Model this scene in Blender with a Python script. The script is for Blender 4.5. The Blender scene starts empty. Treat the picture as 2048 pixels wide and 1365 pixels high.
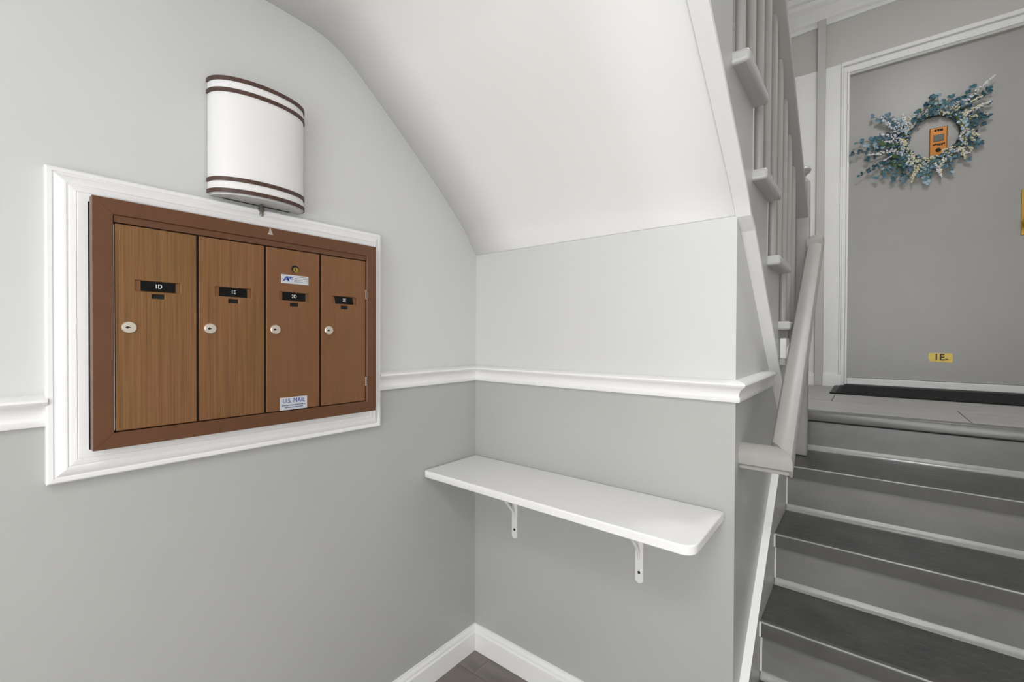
import bpy, bmesh, math, random
from mathutils import Vector, Matrix
random.seed(7)
S = bpy.context.scene
COL = S.collection

# ------------------------------------------------------------------ camera
cam = bpy.data.cameras.new('camera')
cam.sensor_width = 36.0
cam.lens = 895.94 / 2048 * 36.0
cam.clip_start = 0.02
camo = bpy.data.objects.new('camera', cam)
COL.objects.link(camo)
YAW, PITCH, ROLL = 0.6709, -0.0094, 0.0041
fw = Vector((-math.sin(YAW) * math.cos(PITCH), math.cos(YAW) * math.cos(PITCH), math.sin(PITCH)))
rt = Vector((math.cos(YAW), math.sin(YAW), 0))
up = rt.cross(fw)
r2 = math.cos(ROLL) * rt + math.sin(ROLL) * up
u2 = -math.sin(ROLL) * rt + math.cos(ROLL) * up
M = Matrix((r2, u2, -fw)).transposed().to_4x4()
M.translation = Vector((1.1495, -1.2302, 1.1688))
camo.matrix_world = M
S.camera = camo

# ------------------------------------------------------------------ world, lights, exposure
S.view_settings.view_transform = 'Standard'
S.view_settings.look = 'None'
S.view_settings.gamma = 1.0
S.view_settings.use_curve_mapping = False
S.view_settings.exposure = 0.0
w = bpy.data.worlds.new('sky'); S.world = w
w.use_nodes = True
w.node_tree.nodes['Background'].inputs[0].default_value = (0.86, 0.93, 1.0, 1)
w.node_tree.nodes['Background'].inputs[1].default_value = 1.0


def area(name, loc, rot, sx, sy, power, col=(1, 1, 1)):
    l = bpy.data.lights.new(name, 'AREA')
    l.shape = 'RECTANGLE'; l.size = sx; l.size_y = sy; l.energy = power; l.color = col
    o = bpy.data.objects.new(name, l); COL.objects.link(o)
    o.location = loc; o.rotation_euler = rot
    return o


# added light standing in for daylight through an added, unseen street door
area('added_street_fill', (1.38, -3.10, 1.25), (math.pi / 2, 0, 0), 1.1, 1.9, 47, (0.975, 0.99, 1.0))
# added light for the left wall, through an added, unseen side window
area('added_side_fill', (2.20, -2.10, 1.55), (0, math.pi / 2, 0), 1.25, 0.9, 7, (0.975, 0.99, 1.0))
# added sun through that door, so the lobby floor bounces light onto the soffit
sl = bpy.data.lights.new('added_bounce_sun', 'SUN'); sl.energy = 28.0; sl.angle = math.radians(1.5); sl.color = (0.97, 0.99, 1.0)
so_ = bpy.data.objects.new('added_bounce_sun', sl); COL.objects.link(so_)
so_.rotation_euler = Vector((0.10, 0.62, -0.78)).to_track_quat('-Z', 'Y').to_euler()
# added fill light under an added ceiling panel, unseen behind the camera
area('added_panel_fill', (1.30, -1.95, 2.445), (0, 0, 0), 0.76, 0.52, 22, (0.98, 0.99, 1.0))
# added light for stairs and landing, under an added, unseen ceiling lamp
area('added_stair_fill', (1.45, 0.70, 3.29), (0, 0, 0), 0.30, 0.30, 16, (0.985, 0.99, 1.0))


# ------------------------------------------------------------------ helpers
def lin(c):
    return tuple(((v / 255) / 12.92 if v / 255 <= 0.04045 else ((v / 255 + 0.055) / 1.055) ** 2.4) for v in c)


def mat(name, rgb, rough=0.5, metal=0.0, noise=None, bump=None, spec=0.5, coat=0.0):
    """rgb sRGB 0-255. noise=(scale xyz, amount, detail); bump=(scale xyz, strength, distance)"""
    m = bpy.data.materials.new(name); m.use_nodes = True
    nt = m.node_tree; b = nt.nodes['Principled BSDF']
    c = lin(rgb)
    b.inputs['Base Color'].default_value = (*c, 1)
    b.inputs['Roughness'].default_value = rough
    b.inputs['Metallic'].default_value = metal
    b.inputs['Specular IOR Level'].default_value = spec
    b.inputs['Coat Weight'].default_value = coat
    if noise or bump:
        tc = nt.nodes.new('ShaderNodeTexCoord')
    if noise:
        mp = nt.nodes.new('ShaderNodeMapping'); mp.inputs['Scale'].default_value = noise[0]
        nt.links.new(tc.outputs['Object'], mp.inputs[0])
        n = nt.nodes.new('ShaderNodeTexNoise'); n.inputs['Scale'].default_value = 1.0
        n.inputs['Detail'].default_value = noise[2] if len(noise) > 2 else 4
        nt.links.new(mp.outputs[0], n.inputs[0])
        r = nt.nodes.new('ShaderNodeValToRGB')
        a = noise[1]
        r.color_ramp.elements[0].position = 0.3; r.color_ramp.elements[1].position = 0.7
        r.color_ramp.elements[0].color = tuple(min(1, v * (1 - a)) for v in c) + (1,)
        r.color_ramp.elements[1].color = tuple(min(1, v * (1 + a)) for v in c) + (1,)
        nt.links.new(n.outputs[0], r.inputs[0]); nt.links.new(r.outputs[0], b.inputs['Base Color'])
    if bump:
        mp2 = nt.nodes.new('ShaderNodeMapping'); mp2.inputs['Scale'].default_value = bump[0]
        nt.links.new(tc.outputs['Object'], mp2.inputs[0])
        n2 = nt.nodes.new('ShaderNodeTexNoise'); n2.inputs['Scale'].default_value = 1.0
        n2.inputs['Detail'].default_value = 3
        nt.links.new(mp2.outputs[0], n2.inputs[0])
        bp = nt.nodes.new('ShaderNodeBump'); bp.inputs['Strength'].default_value = bump[1]
        bp.inputs['Distance'].default_value = bump[2]
        nt.links.new(n2.outputs[0], bp.inputs['Height']); nt.links.new(bp.outputs[0], b.inputs['Normal'])
    return m


class MB:
    """collects faces and builds ONE mesh object"""
    def __init__(self): self.v = []; self.f = []; self.mi = []

    def add(self, verts, faces, mi=0):
        o = len(self.v); self.v += [tuple(p) for p in verts]
        self.f += [tuple(i + o for i in f) for f in faces]; self.mi += [mi] * len(faces)
        return self

    def box(self, x0, x1, y0, y1, z0, z1, mi=0):
        return self.add([(x0, y0, z0), (x1, y0, z0), (x1, y1, z0), (x0, y1, z0), (x0, y0, z1), (x1, y0, z1), (x1, y1, z1), (x0, y1, z1)],
                        [(0, 3, 2, 1), (4, 5, 6, 7), (0, 1, 5, 4), (1, 2, 6, 5), (2, 3, 7, 6), (3, 0, 4, 7)], mi)

    def quad(self, a, b, c, d, mi=0): return self.add([a, b, c, d], [(0, 1, 2, 3)], mi)

    def prism(self, pts, to3, a0, a1, cap=True, a0f=None, a1f=None):
        """2D outline pts swept from a0 to a1; to3(p,q,a)->xyz; a0f/a1f optional mitre offsets f(p,q)"""
        n = len(pts)
        A = [to3(p, q, a0 + (a0f(p, q) if a0f else 0)) for p, q in pts]
        B = [to3(p, q, a1 + (a1f(p, q) if a1f else 0)) for p, q in pts]
        fs = [(i, (i + 1) % n, n + (i + 1) % n, n + i) for i in range(n)]
        if cap: fs += [tuple(range(n - 1, -1, -1)), tuple(range(n, 2 * n))]
        return self.add(A + B, fs)

    def tube(self, path, r, sides=8, caps=True):
        P = [Vector(p) for p in path]; n = len(P)
        rr = r if isinstance(r, (list, tuple)) else [r] * n
        vs = []
        ref = Vector((0.13, 0.37, 0.92)).normalized()
        for i in range(n):
            t = (P[min(i + 1, n - 1)] - P[max(i - 1, 0)]).normalized()
            a = t.cross(ref)
            if a.length < 1e-3: a = t.cross(Vector((1, 0, 0)))
            a.normalize(); b = t.cross(a)
            for k in range(sides):
                th = 2 * math.pi * k / sides
                vs.append(P[i] + rr[i] * (math.cos(th) * a + math.sin(th) * b))
        fs = []
        for i in range(n - 1):
            for k in range(sides):
                k2 = (k + 1) % sides
                fs.append((i * sides + k, i * sides + k2, (i + 1) * sides + k2, (i + 1) * sides + k))
        if caps:
            fs.append(tuple(range(sides - 1, -1, -1))); fs.append(tuple(range((n - 1) * sides, n * sides)))
        return self.add(vs, fs)

    def lathe(self, prof, org, ax='z', sides=24):
        """prof [(r,h)]; axis through org"""
        o = Vector(org)
        if ax == 'z': e1, e2, e3 = Vector((1, 0, 0)), Vector((0, 1, 0)), Vector((0, 0, 1))
        elif ax == 'x': e1, e2, e3 = Vector((0, 1, 0)), Vector((0, 0, 1)), Vector((1, 0, 0))
        else: e1, e2, e3 = Vector((0, 0, 1)), Vector((1, 0, 0)), Vector((0, 1, 0))
        vs = []
        for r, h in prof:
            for k in range(sides):
                th = 2 * math.pi * k / sides
                vs.append(o + e3 * h + r * (math.cos(th) * e1 + math.sin(th) * e2))
        fs = []
        for i in range(len(prof) - 1):
            for k in range(sides):
                k2 = (k + 1) % sides
                fs.append((i * sides + k, i * sides + k2, (i + 1) * sides + k2, (i + 1) * sides + k))
        fs.append(tuple(range(sides - 1, -1, -1))); fs.append(tuple(range((len(prof) - 1) * sides, len(prof) * sides)))
        return self.add(vs, fs)

    def build(self, name, m, parent=None, bevel=0.0, seg=2, smooth=False, fix=True, weld=False):
        me = bpy.data.meshes.new(name); me.from_pydata(self.v, [], self.f)
        ms = m if isinstance(m, (list, tuple)) else [m]
        for q in ms: me.materials.append(q)
        if len(ms) > 1:
            for p, i in zip(me.polygons, self.mi): p.material_index = i
        if fix:
            bm = bmesh.new(); bm.from_mesh(me)
            if weld: bmesh.ops.remove_doubles(bm, verts=bm.verts, dist=1e-5)
            bmesh.ops.recalc_face_normals(bm, faces=bm.faces); bm.to_mesh(me); bm.free()
        o = bpy.data.objects.new(name, me); COL.objects.link(o)
        if parent: o.parent = parent
        if smooth:
            for p in me.polygons: p.use_smooth = True
            me.set_sharp_from_angle(angle=math.radians(38))
        if bevel:
            b = o.modifiers.new('bevel', 'BEVEL'); b.width = bevel; b.segments = seg; b.limit_method = 'ANGLE'
            b.angle_limit = math.radians(35); b.harden_normals = False
            for p in me.polygons: p.use_smooth = True
            me.set_sharp_from_angle(angle=math.radians(50))
        return o


def tag(o, label, cat=None, group=None, kind=None):
    if label: o['label'] = label
    if cat: o['category'] = cat
    if group: o['group'] = group
    if kind: o['kind'] = kind
    return o


def struct(o, label=None): o['kind'] = 'structure'; return tag(o, label) if label else o


def empty(name, loc=(0, 0, 0)):
    """things are modelled in world coordinates; the Empty stays at the origin of its parts' frame"""
    o = bpy.data.objects.new(name, None); o.empty_display_size = 0.05; COL.objects.link(o)
    return o


def text(name, s, size, origin, ex, ey, m, parent, depth=0.0004, align='CENTER', shear=0.0, bold=0.0, sx=1.0):
    cu = bpy.data.curves.new(name, 'FONT'); cu.body = s; cu.size = size; cu.align_x = align; cu.align_y = 'CENTER'
    cu.extrude = depth; cu.shear = shear; cu.offset = bold; cu.resolution_u = 3
    t = bpy.data.objects.new(name + '_curve', cu); COL.objects.link(t)
    dg = bpy.context.evaluated_depsgraph_get()
    me = bpy.data.meshes.new_from_object(t.evaluated_get(dg))
    bpy.data.objects.remove(t); bpy.data.curves.remove(cu)
    ex = Vector(ex) * sx; ey = Vector(ey); ez = Vector(ex).normalized().cross(ey)
    mm = Matrix((ex, ey, ez)).transposed().to_4x4(); mm.translation = Vector(origin)
    me.transform(mm); me.materials.clear(); me.materials.append(m); me.name = name
    o = bpy.data.objects.new(name, me); COL.objects.link(o); o.parent = parent
    return o


# ------------------------------------------------------------------ materials
wall_up = mat('wall_paint_light_grey', (208, 208, 206), 0.42, noise=((3, 3, 3), 0.012), bump=((60, 60, 60), 0.04, 0.002))
wall_lo = mat('wall_paint_mid_grey', (177, 177, 174), 0.38, noise=((3, 3, 3), 0.02), bump=((60, 60, 60), 0.04, 0.002))
stair_grey = mat('stair_paint_grey', (176, 175, 172), 0.34, noise=((6, 6, 6), 0.02), bump=((40, 40, 40), 0.05, 0.002))
soffit_m = mat('soffit_white_paint', (243, 242, 240), 0.5, bump=((9, 9, 9), 0.08, 0.01))
white = mat('white_gloss_trim_paint', (236, 235, 234), 0.28, bump=((45, 45, 45), 0.05, 0.002))
white_flat = mat('white_panel_paint', (238, 237, 235), 0.4, noise=((5, 5, 5), 0.02), bump=((80, 80, 80), 0.05, 0.002))
rail_grey = mat('handrail_grey_paint', (154, 151, 147), 0.42, noise=((8, 8, 8), 0.03), bump=((30, 30, 30), 0.06, 0.003))
landing_wall = mat('landing_wall_grey', (198, 196, 191), 0.5, noise=((3, 3, 3), 0.015))
door_grey = mat('door_grey_paint', (164, 162, 157), 0.36, noise=((7, 7, 7), 0.02), bump=((50, 50, 50), 0.05, 0.002))
riser_grey = mat('riser_grey_paint', (122, 121, 118), 0.26, noise=((5, 5, 9), 0.14, 6), bump=((7, 7, 7), 0.15, 0.01))
cove_m = mat('cove_strip_light_grey', (158, 157, 154), 0.22, noise=((40, 40, 40), 0.06))
dark_line = mat('dark_gap', (22, 21, 20), 0.8)
caulk = mat('white_caulk', (226, 224, 220), 0.5)
brown_frame = mat('brown_enamel', (104, 68, 45), 0.36, 0.3, noise=((30, 30, 30), 0.06), bump=((300, 300, 300), 0.05, 0.0005))
black = mat('black_plastic', (6, 6, 6), 0.45, spec=0.2)
near_white = mat('white_letter', (240, 240, 240), 0.5)
nickel = mat('nickel_lock', (224, 214, 200), 0.28, 0.75)
brass = mat('brass', (190, 150, 70), 0.3, 0.9)
silver = mat('silver_label', (205, 206, 210), 0.35, 0.3)
blue = mat('blue_print', (28, 62, 150), 0.5)
blue_dk = mat('blue_grey_print', (62, 76, 116), 0.5)
band_m = mat('dark_walnut_band', (74, 48, 40), 0.45, noise=((60, 60, 8), 0.25))
shade_m = mat('white_acrylic_shade', (232, 231, 230), 0.35)
steel = mat('brushed_steel', (196, 195, 192), 0.35, 0.6)
steel_dk = mat('dull_steel_finial', (128, 126, 120), 0.32, 0.8)
mat_black = mat('black_mat_rubber', (30, 30, 31), 0.8, noise=((90, 30, 90), 0.5), bump=((160, 40, 160), 0.5, 0.004))


def bronze(name, rgb, amp):
    """bronze door finish with fine vertical wood-like ribs"""
    m = mat(name, rgb, 0.33, 0.5)
    nt = m.node_tree; b = nt.nodes['Principled BSDF']
    tc = nt.nodes.new('ShaderNodeTexCoord')
    mp = nt.nodes.new('ShaderNodeMapping'); mp.inputs['Scale'].default_value = (60, 230, 5)
    nt.links.new(tc.outputs['Object'], mp.inputs[0])
    n = nt.nodes.new('ShaderNodeTexNoise'); n.inputs['Scale'].default_value = 1; n.inputs['Detail'].default_value = 3
    nt.links.new(mp.outputs[0], n.inputs[0])
    mp3 = nt.nodes.new('ShaderNodeMapping'); mp3.inputs['Scale'].default_value = (4, 16, 5)
    nt.links.new(tc.outputs['Object'], mp3.inputs[0])
    n3 = nt.nodes.new('ShaderNodeTexNoise'); n3.inputs['Scale'].default_value = 1; n3.inputs['Detail'].default_value = 2
    nt.links.new(mp3.outputs[0], n3.inputs[0])
    c = lin(rgb)
    r = nt.nodes.new('ShaderNodeValToRGB'); r.color_ramp.elements[0].position = 0.3; r.color_ramp.elements[1].position = 0.7
    r.color_ramp.elements[0].color = tuple(v * (1 - amp) for v in c) + (1,)
    r.color_ramp.elements[1].color = tuple(v * (1 + amp) for v in c) + (1,)
    nt.links.new(n.outputs[0], r.inputs[0])
    r2_ = nt.nodes.new('ShaderNodeValToRGB'); r2_.color_ramp.elements[0].position = 0.35; r2_.color_ramp.elements[1].position = 0.68
    r2_.color_ramp.elements[0].color = (1, 1, 1, 1); r2_.color_ramp.elements[1].color = (0.90, 0.99, 0.82, 1)
    nt.links.new(n3.outputs[0], r2_.inputs[0])
    mx = nt.nodes.new('ShaderNodeMix'); mx.data_type = 'RGBA'; mx.blend_type = 'MULTIPLY'; mx.inputs[0].default_value = 1.0
    nt.links.new(r.outputs[0], mx.inputs[6]); nt.links.new(r2_.outputs[0], mx.inputs[7])
    nt.links.new(mx.outputs[2], b.inputs['Base Color'])
    bp = nt.nodes.new('ShaderNodeBump'); bp.inputs['Strength'].default_value = 0.5 * amp / 0.12; bp.inputs['Distance'].default_value = 0.001
    nt.links.new(n.outputs[0], bp.inputs['Height']); nt.links.new(bp.outputs[0], b.inputs['Normal'])
    return m


bronze_grain = bronze('bronze_door_grained', (137, 96, 63), 0.16)
bronze_plain = bronze('bronze_door_smooth', (137, 94, 65), 0.05)


def plank_mat(name, rgb, sc, amp, rough=0.45):
    m = mat(name, rgb, rough)
    nt = m.node_tree; b = nt.nodes['Principled BSDF']
    tc = nt.nodes.new('ShaderNodeTexCoord'); oi = nt.nodes.new('ShaderNodeObjectInfo')
    ad = nt.nodes.new('ShaderNodeVectorMath'); ad.operation = 'ADD'
    nt.links.new(tc.outputs['Object'], ad.inputs[0])
    cmb = nt.nodes.new('ShaderNodeCombineXYZ'); nt.links.new(oi.outputs['Random'], cmb.inputs[2]); nt.links.new(oi.outputs['Random'], cmb.inputs[0])
    nt.links.new(cmb.outputs[0], ad.inputs[1])
    mp = nt.nodes.new('ShaderNodeMapping'); mp.inputs['Scale'].default_value = sc; nt.links.new(ad.outputs[0], mp.inputs[0])
    n = nt.nodes.new('ShaderNodeTexNoise'); n.inputs['Scale'].default_value = 1; n.inputs['Detail'].default_value = 6
    n.inputs['Distortion'].default_value = 0.6
    nt.links.new(mp.outputs[0], n.inputs[0])
    c = lin(rgb)
    r = nt.nodes.new('ShaderNodeValToRGB'); r.color_ramp.elements[0].position = 0.3; r.color_ramp.elements[1].position = 0.72
    r.color_ramp.elements[0].color = tuple(v * (1 - amp) for v in c) + (1,)
    r.color_ramp.elements[1].color = tuple(v * (1 + amp) for v in c) + (1,)
    nt.links.new(n.outputs[0], r.inputs[0]); nt.links.new(r.outputs[0], b.inputs['Base Color'])
    return m


floor_m = plank_mat('grey_brown_floor_plank', (120, 113, 106), (3, 14, 3), 0.3)
land_m = plank_mat('grey_landing_plank', (168, 166, 163), (2, 24, 2), 0.12, 0.4)


def rubber(name):
    """dark rubber with rows of raised coin studs as fine relief"""
    m = mat(name, (64, 63, 62), 0.30)
    nt = m.node_tree; b = nt.nodes['Principled BSDF']
    tc = nt.nodes.new('ShaderNodeTexCoord')
    mp = nt.nodes.new('ShaderNodeMapping'); mp.inputs['Scale'].default_value = (26, 26, 0)
    nt.links.new(tc.outputs['Object'], mp.inputs[0])
    vo = nt.nodes.new('ShaderNodeTexVoronoi'); vo.inputs['Scale'].default_value = 1.0; vo.inputs['Randomness'].default_value = 0.0
    nt.links.new(mp.outputs[0], vo.inputs[0])
    r = nt.nodes.new('ShaderNodeValToRGB'); r.color_ramp.elements[0].position = 0.33; r.color_ramp.elements[1].position = 0.40
    r.color_ramp.elements[0].color = (1, 1, 1, 1); r.color_ramp.elements[1].color = (0, 0, 0, 1)
    nt.links.new(vo.outputs['Distance'], r.inputs[0])
    bp = nt.nodes.new('ShaderNodeBump'); bp.inputs['Strength'].default_value = 0.35; bp.inputs['Distance'].default_value = 0.0015
    nt.links.new(r.outputs[0], bp.inputs['Height']); nt.links.new(bp.outputs[0], b.inputs['Normal'])
    n = nt.nodes.new('ShaderNodeTexNoise'); n.inputs['Scale'].default_value = 9; n.inputs['Detail'].default_value = 6
    nt.links.new(tc.outputs['Object'], n.inputs[0])
    cr = nt.nodes.new('ShaderNodeValToRGB'); cr.color_ramp.elements[0].position = 0.3; cr.color_ramp.elements[1].position = 0.75
    cr.color_ramp.elements[0].color = (*lin((58, 57, 56)), 1); cr.color_ramp.elements[1].color = (*lin((80, 79, 77)), 1)
    nt.links.new(n.outputs[0], cr.inputs[0]); nt.links.new(cr.outputs[0], b.inputs['Base Color'])
    return m


rubber_m = rubber('stair_tread_rubber')
nosing_m = mat('rubber_nosing_grey', (86, 85, 83), 0.38, noise=((12, 12, 12), 0.1))

worn_highlight_m = mat('worn_highlight_edge', (150, 149, 146), 0.28, noise=((14, 60, 60), 0.3, 5))  # pale worn edge, with the nosing's highlight put into its colour

# ------------------------------------------------------------------ key dimensions (metres)
W = 0.891          # alcove width; the stair wall stands at x = W
L = 0.857          # landing height
YD = 2.36          # landing door wall
XR = 2.05          # right wall
YF = -2.95         # street wall behind the camera
ZC = 3.40          # stairwell ceiling
ZS = 1.47          # soffit foot at the back wall
PB = 1.03          # paint boundary behind the chair rail
ZU = 1.98          # underside of upper landing

# ------------------------------------------------------------------ structure
# floor: base slab and individual planks
fl = struct(MB().box(0, XR, YF, 0.40, -0.06, -0.003).build('floor', dark_line))
prow = 0
y = YF
while y < 0.38:
    y1 = min(y + 0.178, 0.40)
    x = -0.9 * ((prow * 0.37) % 1.0)
    while x < XR:
        xa, xb = max(x, 0.0), min(x + 0.915, XR)
        if xb - xa > 0.02:
            MB().box(xa + 0.0006, xb - 0.0006, y + 0.0006, y1 - 0.0006, -0.004, 0.0).build('floor_plank', floor_m, fl)
        x += 0.915
    y += 0.178; prow += 1

# left wall: light grey above the chair rail, mid grey below
b = MB()
b.box(-0.08, 0, YF, YD + 0.05, 0, PB, 1)
b.box(-0.08, 0, YF, YD + 0.05, PB, ZC, 0)
struct(b.build('wall_left', [wall_up, wall_lo]))
# back wall of the alcove
b = MB()
b.box(0.0, W, 0.0, 0.012, 0, PB, 1)
b.box(0.0, W, 0.0, 0.012, PB, ZS + 0.05, 0)
struct(b.build('wall_back', [wall_up, wall_lo]))


# soffit of the upper flight: ruled surface from the left wall to the stair wall, flaring at the foot
def smooth_profile(pts, n=6):
    out = []
    P = [pts[0]] + pts + [pts[-1]]
    for i in range(1, len(P) - 2):
        for k in range(n):
            t = k / n
            q = []
            for d in (0, 1):
                p0, p1, p2, p3 = P[i - 1][d], P[i][d], P[i + 1][d], P[i + 2][d]
                q.append(0.5 * ((2 * p1) + (-p0 + p2) * t + (2 * p0 - 5 * p1 + 4 * p2 - p3) * t * t + (-p0 + 3 * p1 - 3 * p2 + p3) * t ** 3))
            out.append(tuple(q))
    out.append(pts[-1]); return out


profL = smooth_profile([(0.0, 1.472), (-0.028, 1.507), (-0.062, 1.553), (-0.158, 1.646), (-0.31, 1.776), (-0.457, 1.892), (-0.522, 1.940), (-0.59, 1.971), (-0.67, 1.980), (-0.80, 1.982), (-1.2, 1.982), (YF, 1.982)])
profR = smooth_profile([(0.0, 1.474), (-0.022, 1.499), (-0.055, 1.528), (-0.14, 1.594), (-0.27, 1.691), (-0.41, 1.792), (-0.52, 1.868), (-0.63, 1.935), (-0.73, 1.972), (-0.86, 1.982), (-1.2, 1.982), (YF, 1.982)])
b = MB()
n = len(profL)
vs = []
NX = 4
for k in range(NX + 1):
    t = k / NX
    for p, q in zip(profL, profR):
        vs.append((t * (W - 0.004), p[0] * (1 - t) + q[0] * t, p[1] * (1 - t) + q[1] * t))
fs = [(k * n + i, k * n + i + 1, (k + 1) * n + i + 1, (k + 1) * n + i) for k in range(NX) for i in range(n - 1)]
b.add(vs, fs)
so = b.build('ceiling_soffit', soffit_m, smooth=True)
md = so.modifiers.new('thick', 'SOLIDIFY'); md.thickness = 0.02; md.offset = 1.0
dgp = so.data.polygons[0].normal
if dgp.z < 0: so.data.flip_normals()
md.offset = 1.0
struct(so)

# stair wall below and beside the flights (x = W face)
b = MB()


def yz_prism(bm_, pts, x0, x1, mi=0):
    nn = len(pts)
    A = [(x0, p, q) for p, q in pts]; B = [(x1, p, q) for p, q in pts]
    fs_ = [(i, (i + 1) % nn, nn + (i + 1) % nn, nn + i) for i in range(nn)] + [tuple(range(nn - 1, -1, -1)), tuple(range(nn, 2 * nn))]
    bm_.add(A + B, fs_, mi)


def upper_lo(y): return 1.474 - 0.815 * y          # lower edge of the upper flight's trim board
YW = 0.012
yz_prism(b, [(YW, 0), (1.20, 0), (1.20, 0.80), (0.74, 0.89), ((1.474 - PB) / 0.815, PB), (YW, PB)], W - 0.06, W, 1)
yz_prism(b, [(YW, PB), ((1.474 - PB) / 0.815, PB), (0.02, upper_lo(0.02)), (YW, 1.466)], W - 0.06, W, 0)
struct(b.build('wall_stair', [wall_up, wall_lo]))
# right wall, street wall, landing wall, ceiling
WY0, WY1, WZ0, WZ1 = -2.55, -1.65, 0.95, 2.15  # opening for the added side window
b = MB()
b.box(XR, XR + 0.08, YF, WY0, 0, ZC); b.box(XR, XR + 0.08, WY1, YD + 0.05, 0, ZC); b.box(XR, XR + 0.08, WY0, WY1, 0, WZ0); b.box(XR, XR + 0.08, WY0, WY1, WZ1, ZC)
struct(b.build('wall_right', soffit_m))
DX0, DX1, DZ1 = 0.80, 1.96, 2.18    # opening for the added street door
b = MB()
b.box(-0.08, DX0, YF - 0.1, YF, 0, ZC); b.box(DX1, XR + 0.08, YF - 0.1, YF, 0, ZC); b.box(DX0, DX1, YF - 0.1, YF, DZ1, ZC)
struct(b.build('wall_street', soffit_m))
struct(MB().box(-0.08, XR + 0.08, YF - 0.1, YD + 0.08, ZC, ZC + 0.06).build('ceiling', soffit_m))
DLX0, DLX1, DLZ0, DLZ1 = 1.046, 1.86, 0.918, 2.846     # flat door opening
b = MB()
b.box(0, DLX0 - 0.03, YD, YD + 0.08, L - 0.1, ZC); b.box(DLX1 + 0.03, XR, YD, YD + 0.08, L - 0.1, ZC)
b.box(DLX0 - 0.03, DLX1 + 0.03, YD, YD + 0.08, DLZ1 + 0.03, ZC); b.box(DLX0 - 0.03, DLX1 + 0.03, YD, YD + 0.08, L - 0.1, L)
b.box(DLX0 - 0.03, DLX1 + 0.03, YD + 0.06, YD + 0.08, L, DLZ1 + 0.03)
struct(b.build('wall_landing', landing_wall))

struct(MB().box(W, XR, YF, -1.45, 2.47, 2.55).build('ceiling_lobby', soffit_m))

# added glazed double street door, unseen behind the camera, to let light in
dn = struct(empty('added_street_door'))
b = MB()
mid = (DX0 + DX1) / 2
for xa, xb in ((DX0, mid), (mid, DX1)):
    b.box(xa, xa + 0.07, YF - 0.07, YF - 0.03, 0.0, DZ1); b.box(xb - 0.07, xb, YF - 0.07, YF - 0.03, 0.0, DZ1)
    b.box(xa + 0.07, xb - 0.07, YF - 0.07, YF - 0.03, 0.0, 0.2); b.box(xa + 0.07, xb - 0.07, YF - 0.07, YF - 0.03, DZ1 - 0.08, DZ1)
b.build('door_frame', white, dn)
glass = bpy.data.materials.new('clear_glass'); glass.use_nodes = True
gn = glass.node_tree; gn.nodes.remove(gn.nodes['Principled BSDF'])
tr = gn.nodes.new('ShaderNodeBsdfTransparent'); gl = gn.nodes.new('ShaderNodeBsdfGlossy'); gl.inputs['Roughness'].default_value = 0.02
mx = gn.nodes.new('ShaderNodeMixShader'); mx.inputs[0].default_value = 0.06
gn.links.new(tr.outputs[0], mx.inputs[1]); gn.links.new(gl.outputs[0], mx.inputs[2])
gn.links.new(mx.outputs[0], gn.nodes['Material Output'].inputs[0])
for xa, xb in ((DX0, mid), (mid, DX1)):
    MB().box(xa + 0.06, xb - 0.06, YF - 0.053, YF - 0.047, 0.19, DZ1 - 0.07).build('pane', glass, dn)

# added side window of the lobby, unseen, to light the left wall
wn = struct(empty('added_side_window'))
b = MB()
b.box(XR - 0.01, XR + 0.06, WY0, WY0 + 0.05, WZ0, WZ1); b.box(XR - 0.01, XR + 0.06, WY1 - 0.05, WY1, WZ0, WZ1)
b.box(XR - 0.01, XR + 0.06, WY0 + 0.05, WY1 - 0.05, WZ0, WZ0 + 0.05); b.box(XR - 0.01, XR + 0.06, WY0 + 0.05, WY1 - 0.05, WZ1 - 0.05, WZ1)
b.build('window_frame', white, wn)
MB().box(XR + 0.027, XR + 0.033, WY0 + 0.05, WY1 - 0.05, WZ0 + 0.05, WZ1 - 0.05).build('pane', glass, wn)

# chair rails (profile: distance from wall, height)
RZ = 1.0065; RH = 0.052


def rail_profile():
    p = [(0.0, 0.0), (0.010, 0.0), (0.0125, 0.004), (0.0125, 0.011), (0.010, 0.0135), (0.0095, 0.016), (0.0105, 0.023), (0.014, 0.031), (0.0205, 0.037),
         (0.0250, 0.0405), (0.0275, 0.0445), (0.0265, 0.0485), (0.021, 0.0515), (0.011, 0.0545), (0.0, 0.056)]
    return p


RP = rail_profile()
SY0, SY1, SZ0, SZ1 = -1.1235, -0.4330, 0.9030, 1.4680     # mailbox surround outline on the wall
left = lambda d, h, a: (d, a, RZ + h)
struct(MB().prism(RP, left, YF, SY0 + 0.002).build('trim_1', white, smooth=True))
struct(MB().prism(RP, left, SY1 - 0.002, 0.0, a1f=lambda d, h: -d).build('trim_2', white, smooth=True))
back = lambda d, h, a: (a, -d, RZ + h)
struct(MB().prism(RP, back, 0.0, W, a0f=lambda d, h: d, a1f=lambda d, h: d).build('trim_3', white, smooth=True))
side = lambda d, h, a: (W + d, a, RZ + h)
struct(MB().prism(RP, side, 0.0, 0.56, a0f=lambda d, h: -d, a1f=lambda d, h: -1.25 * h + 0.005 - 2.6 * max(0, d - 0.005)).build('trim_4', white, smooth=True))
# baseboards
BP = [(0.0, 0.0), (0.0140, 0.0), (0.0140, 0.066), (0.0120, 0.069), (0.0100, 0.071), (0.0095, 0.078), (0.0065, 0.085), (0.0045, 0.087), (0.0040, 0.091), (0.0, 0.092)]
left0 = lambda d, h, a: (d, a, h); back0 = lambda d, h, a: (a, -d, h)
struct(MB().prism(BP, left0, YF, 0.0, a1f=lambda d, h: -d).build('baseboard_left', white))
struct(MB().prism(BP, back0, 0.0, W, a0f=lambda d, h: d).build('baseboard_back', white))

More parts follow.
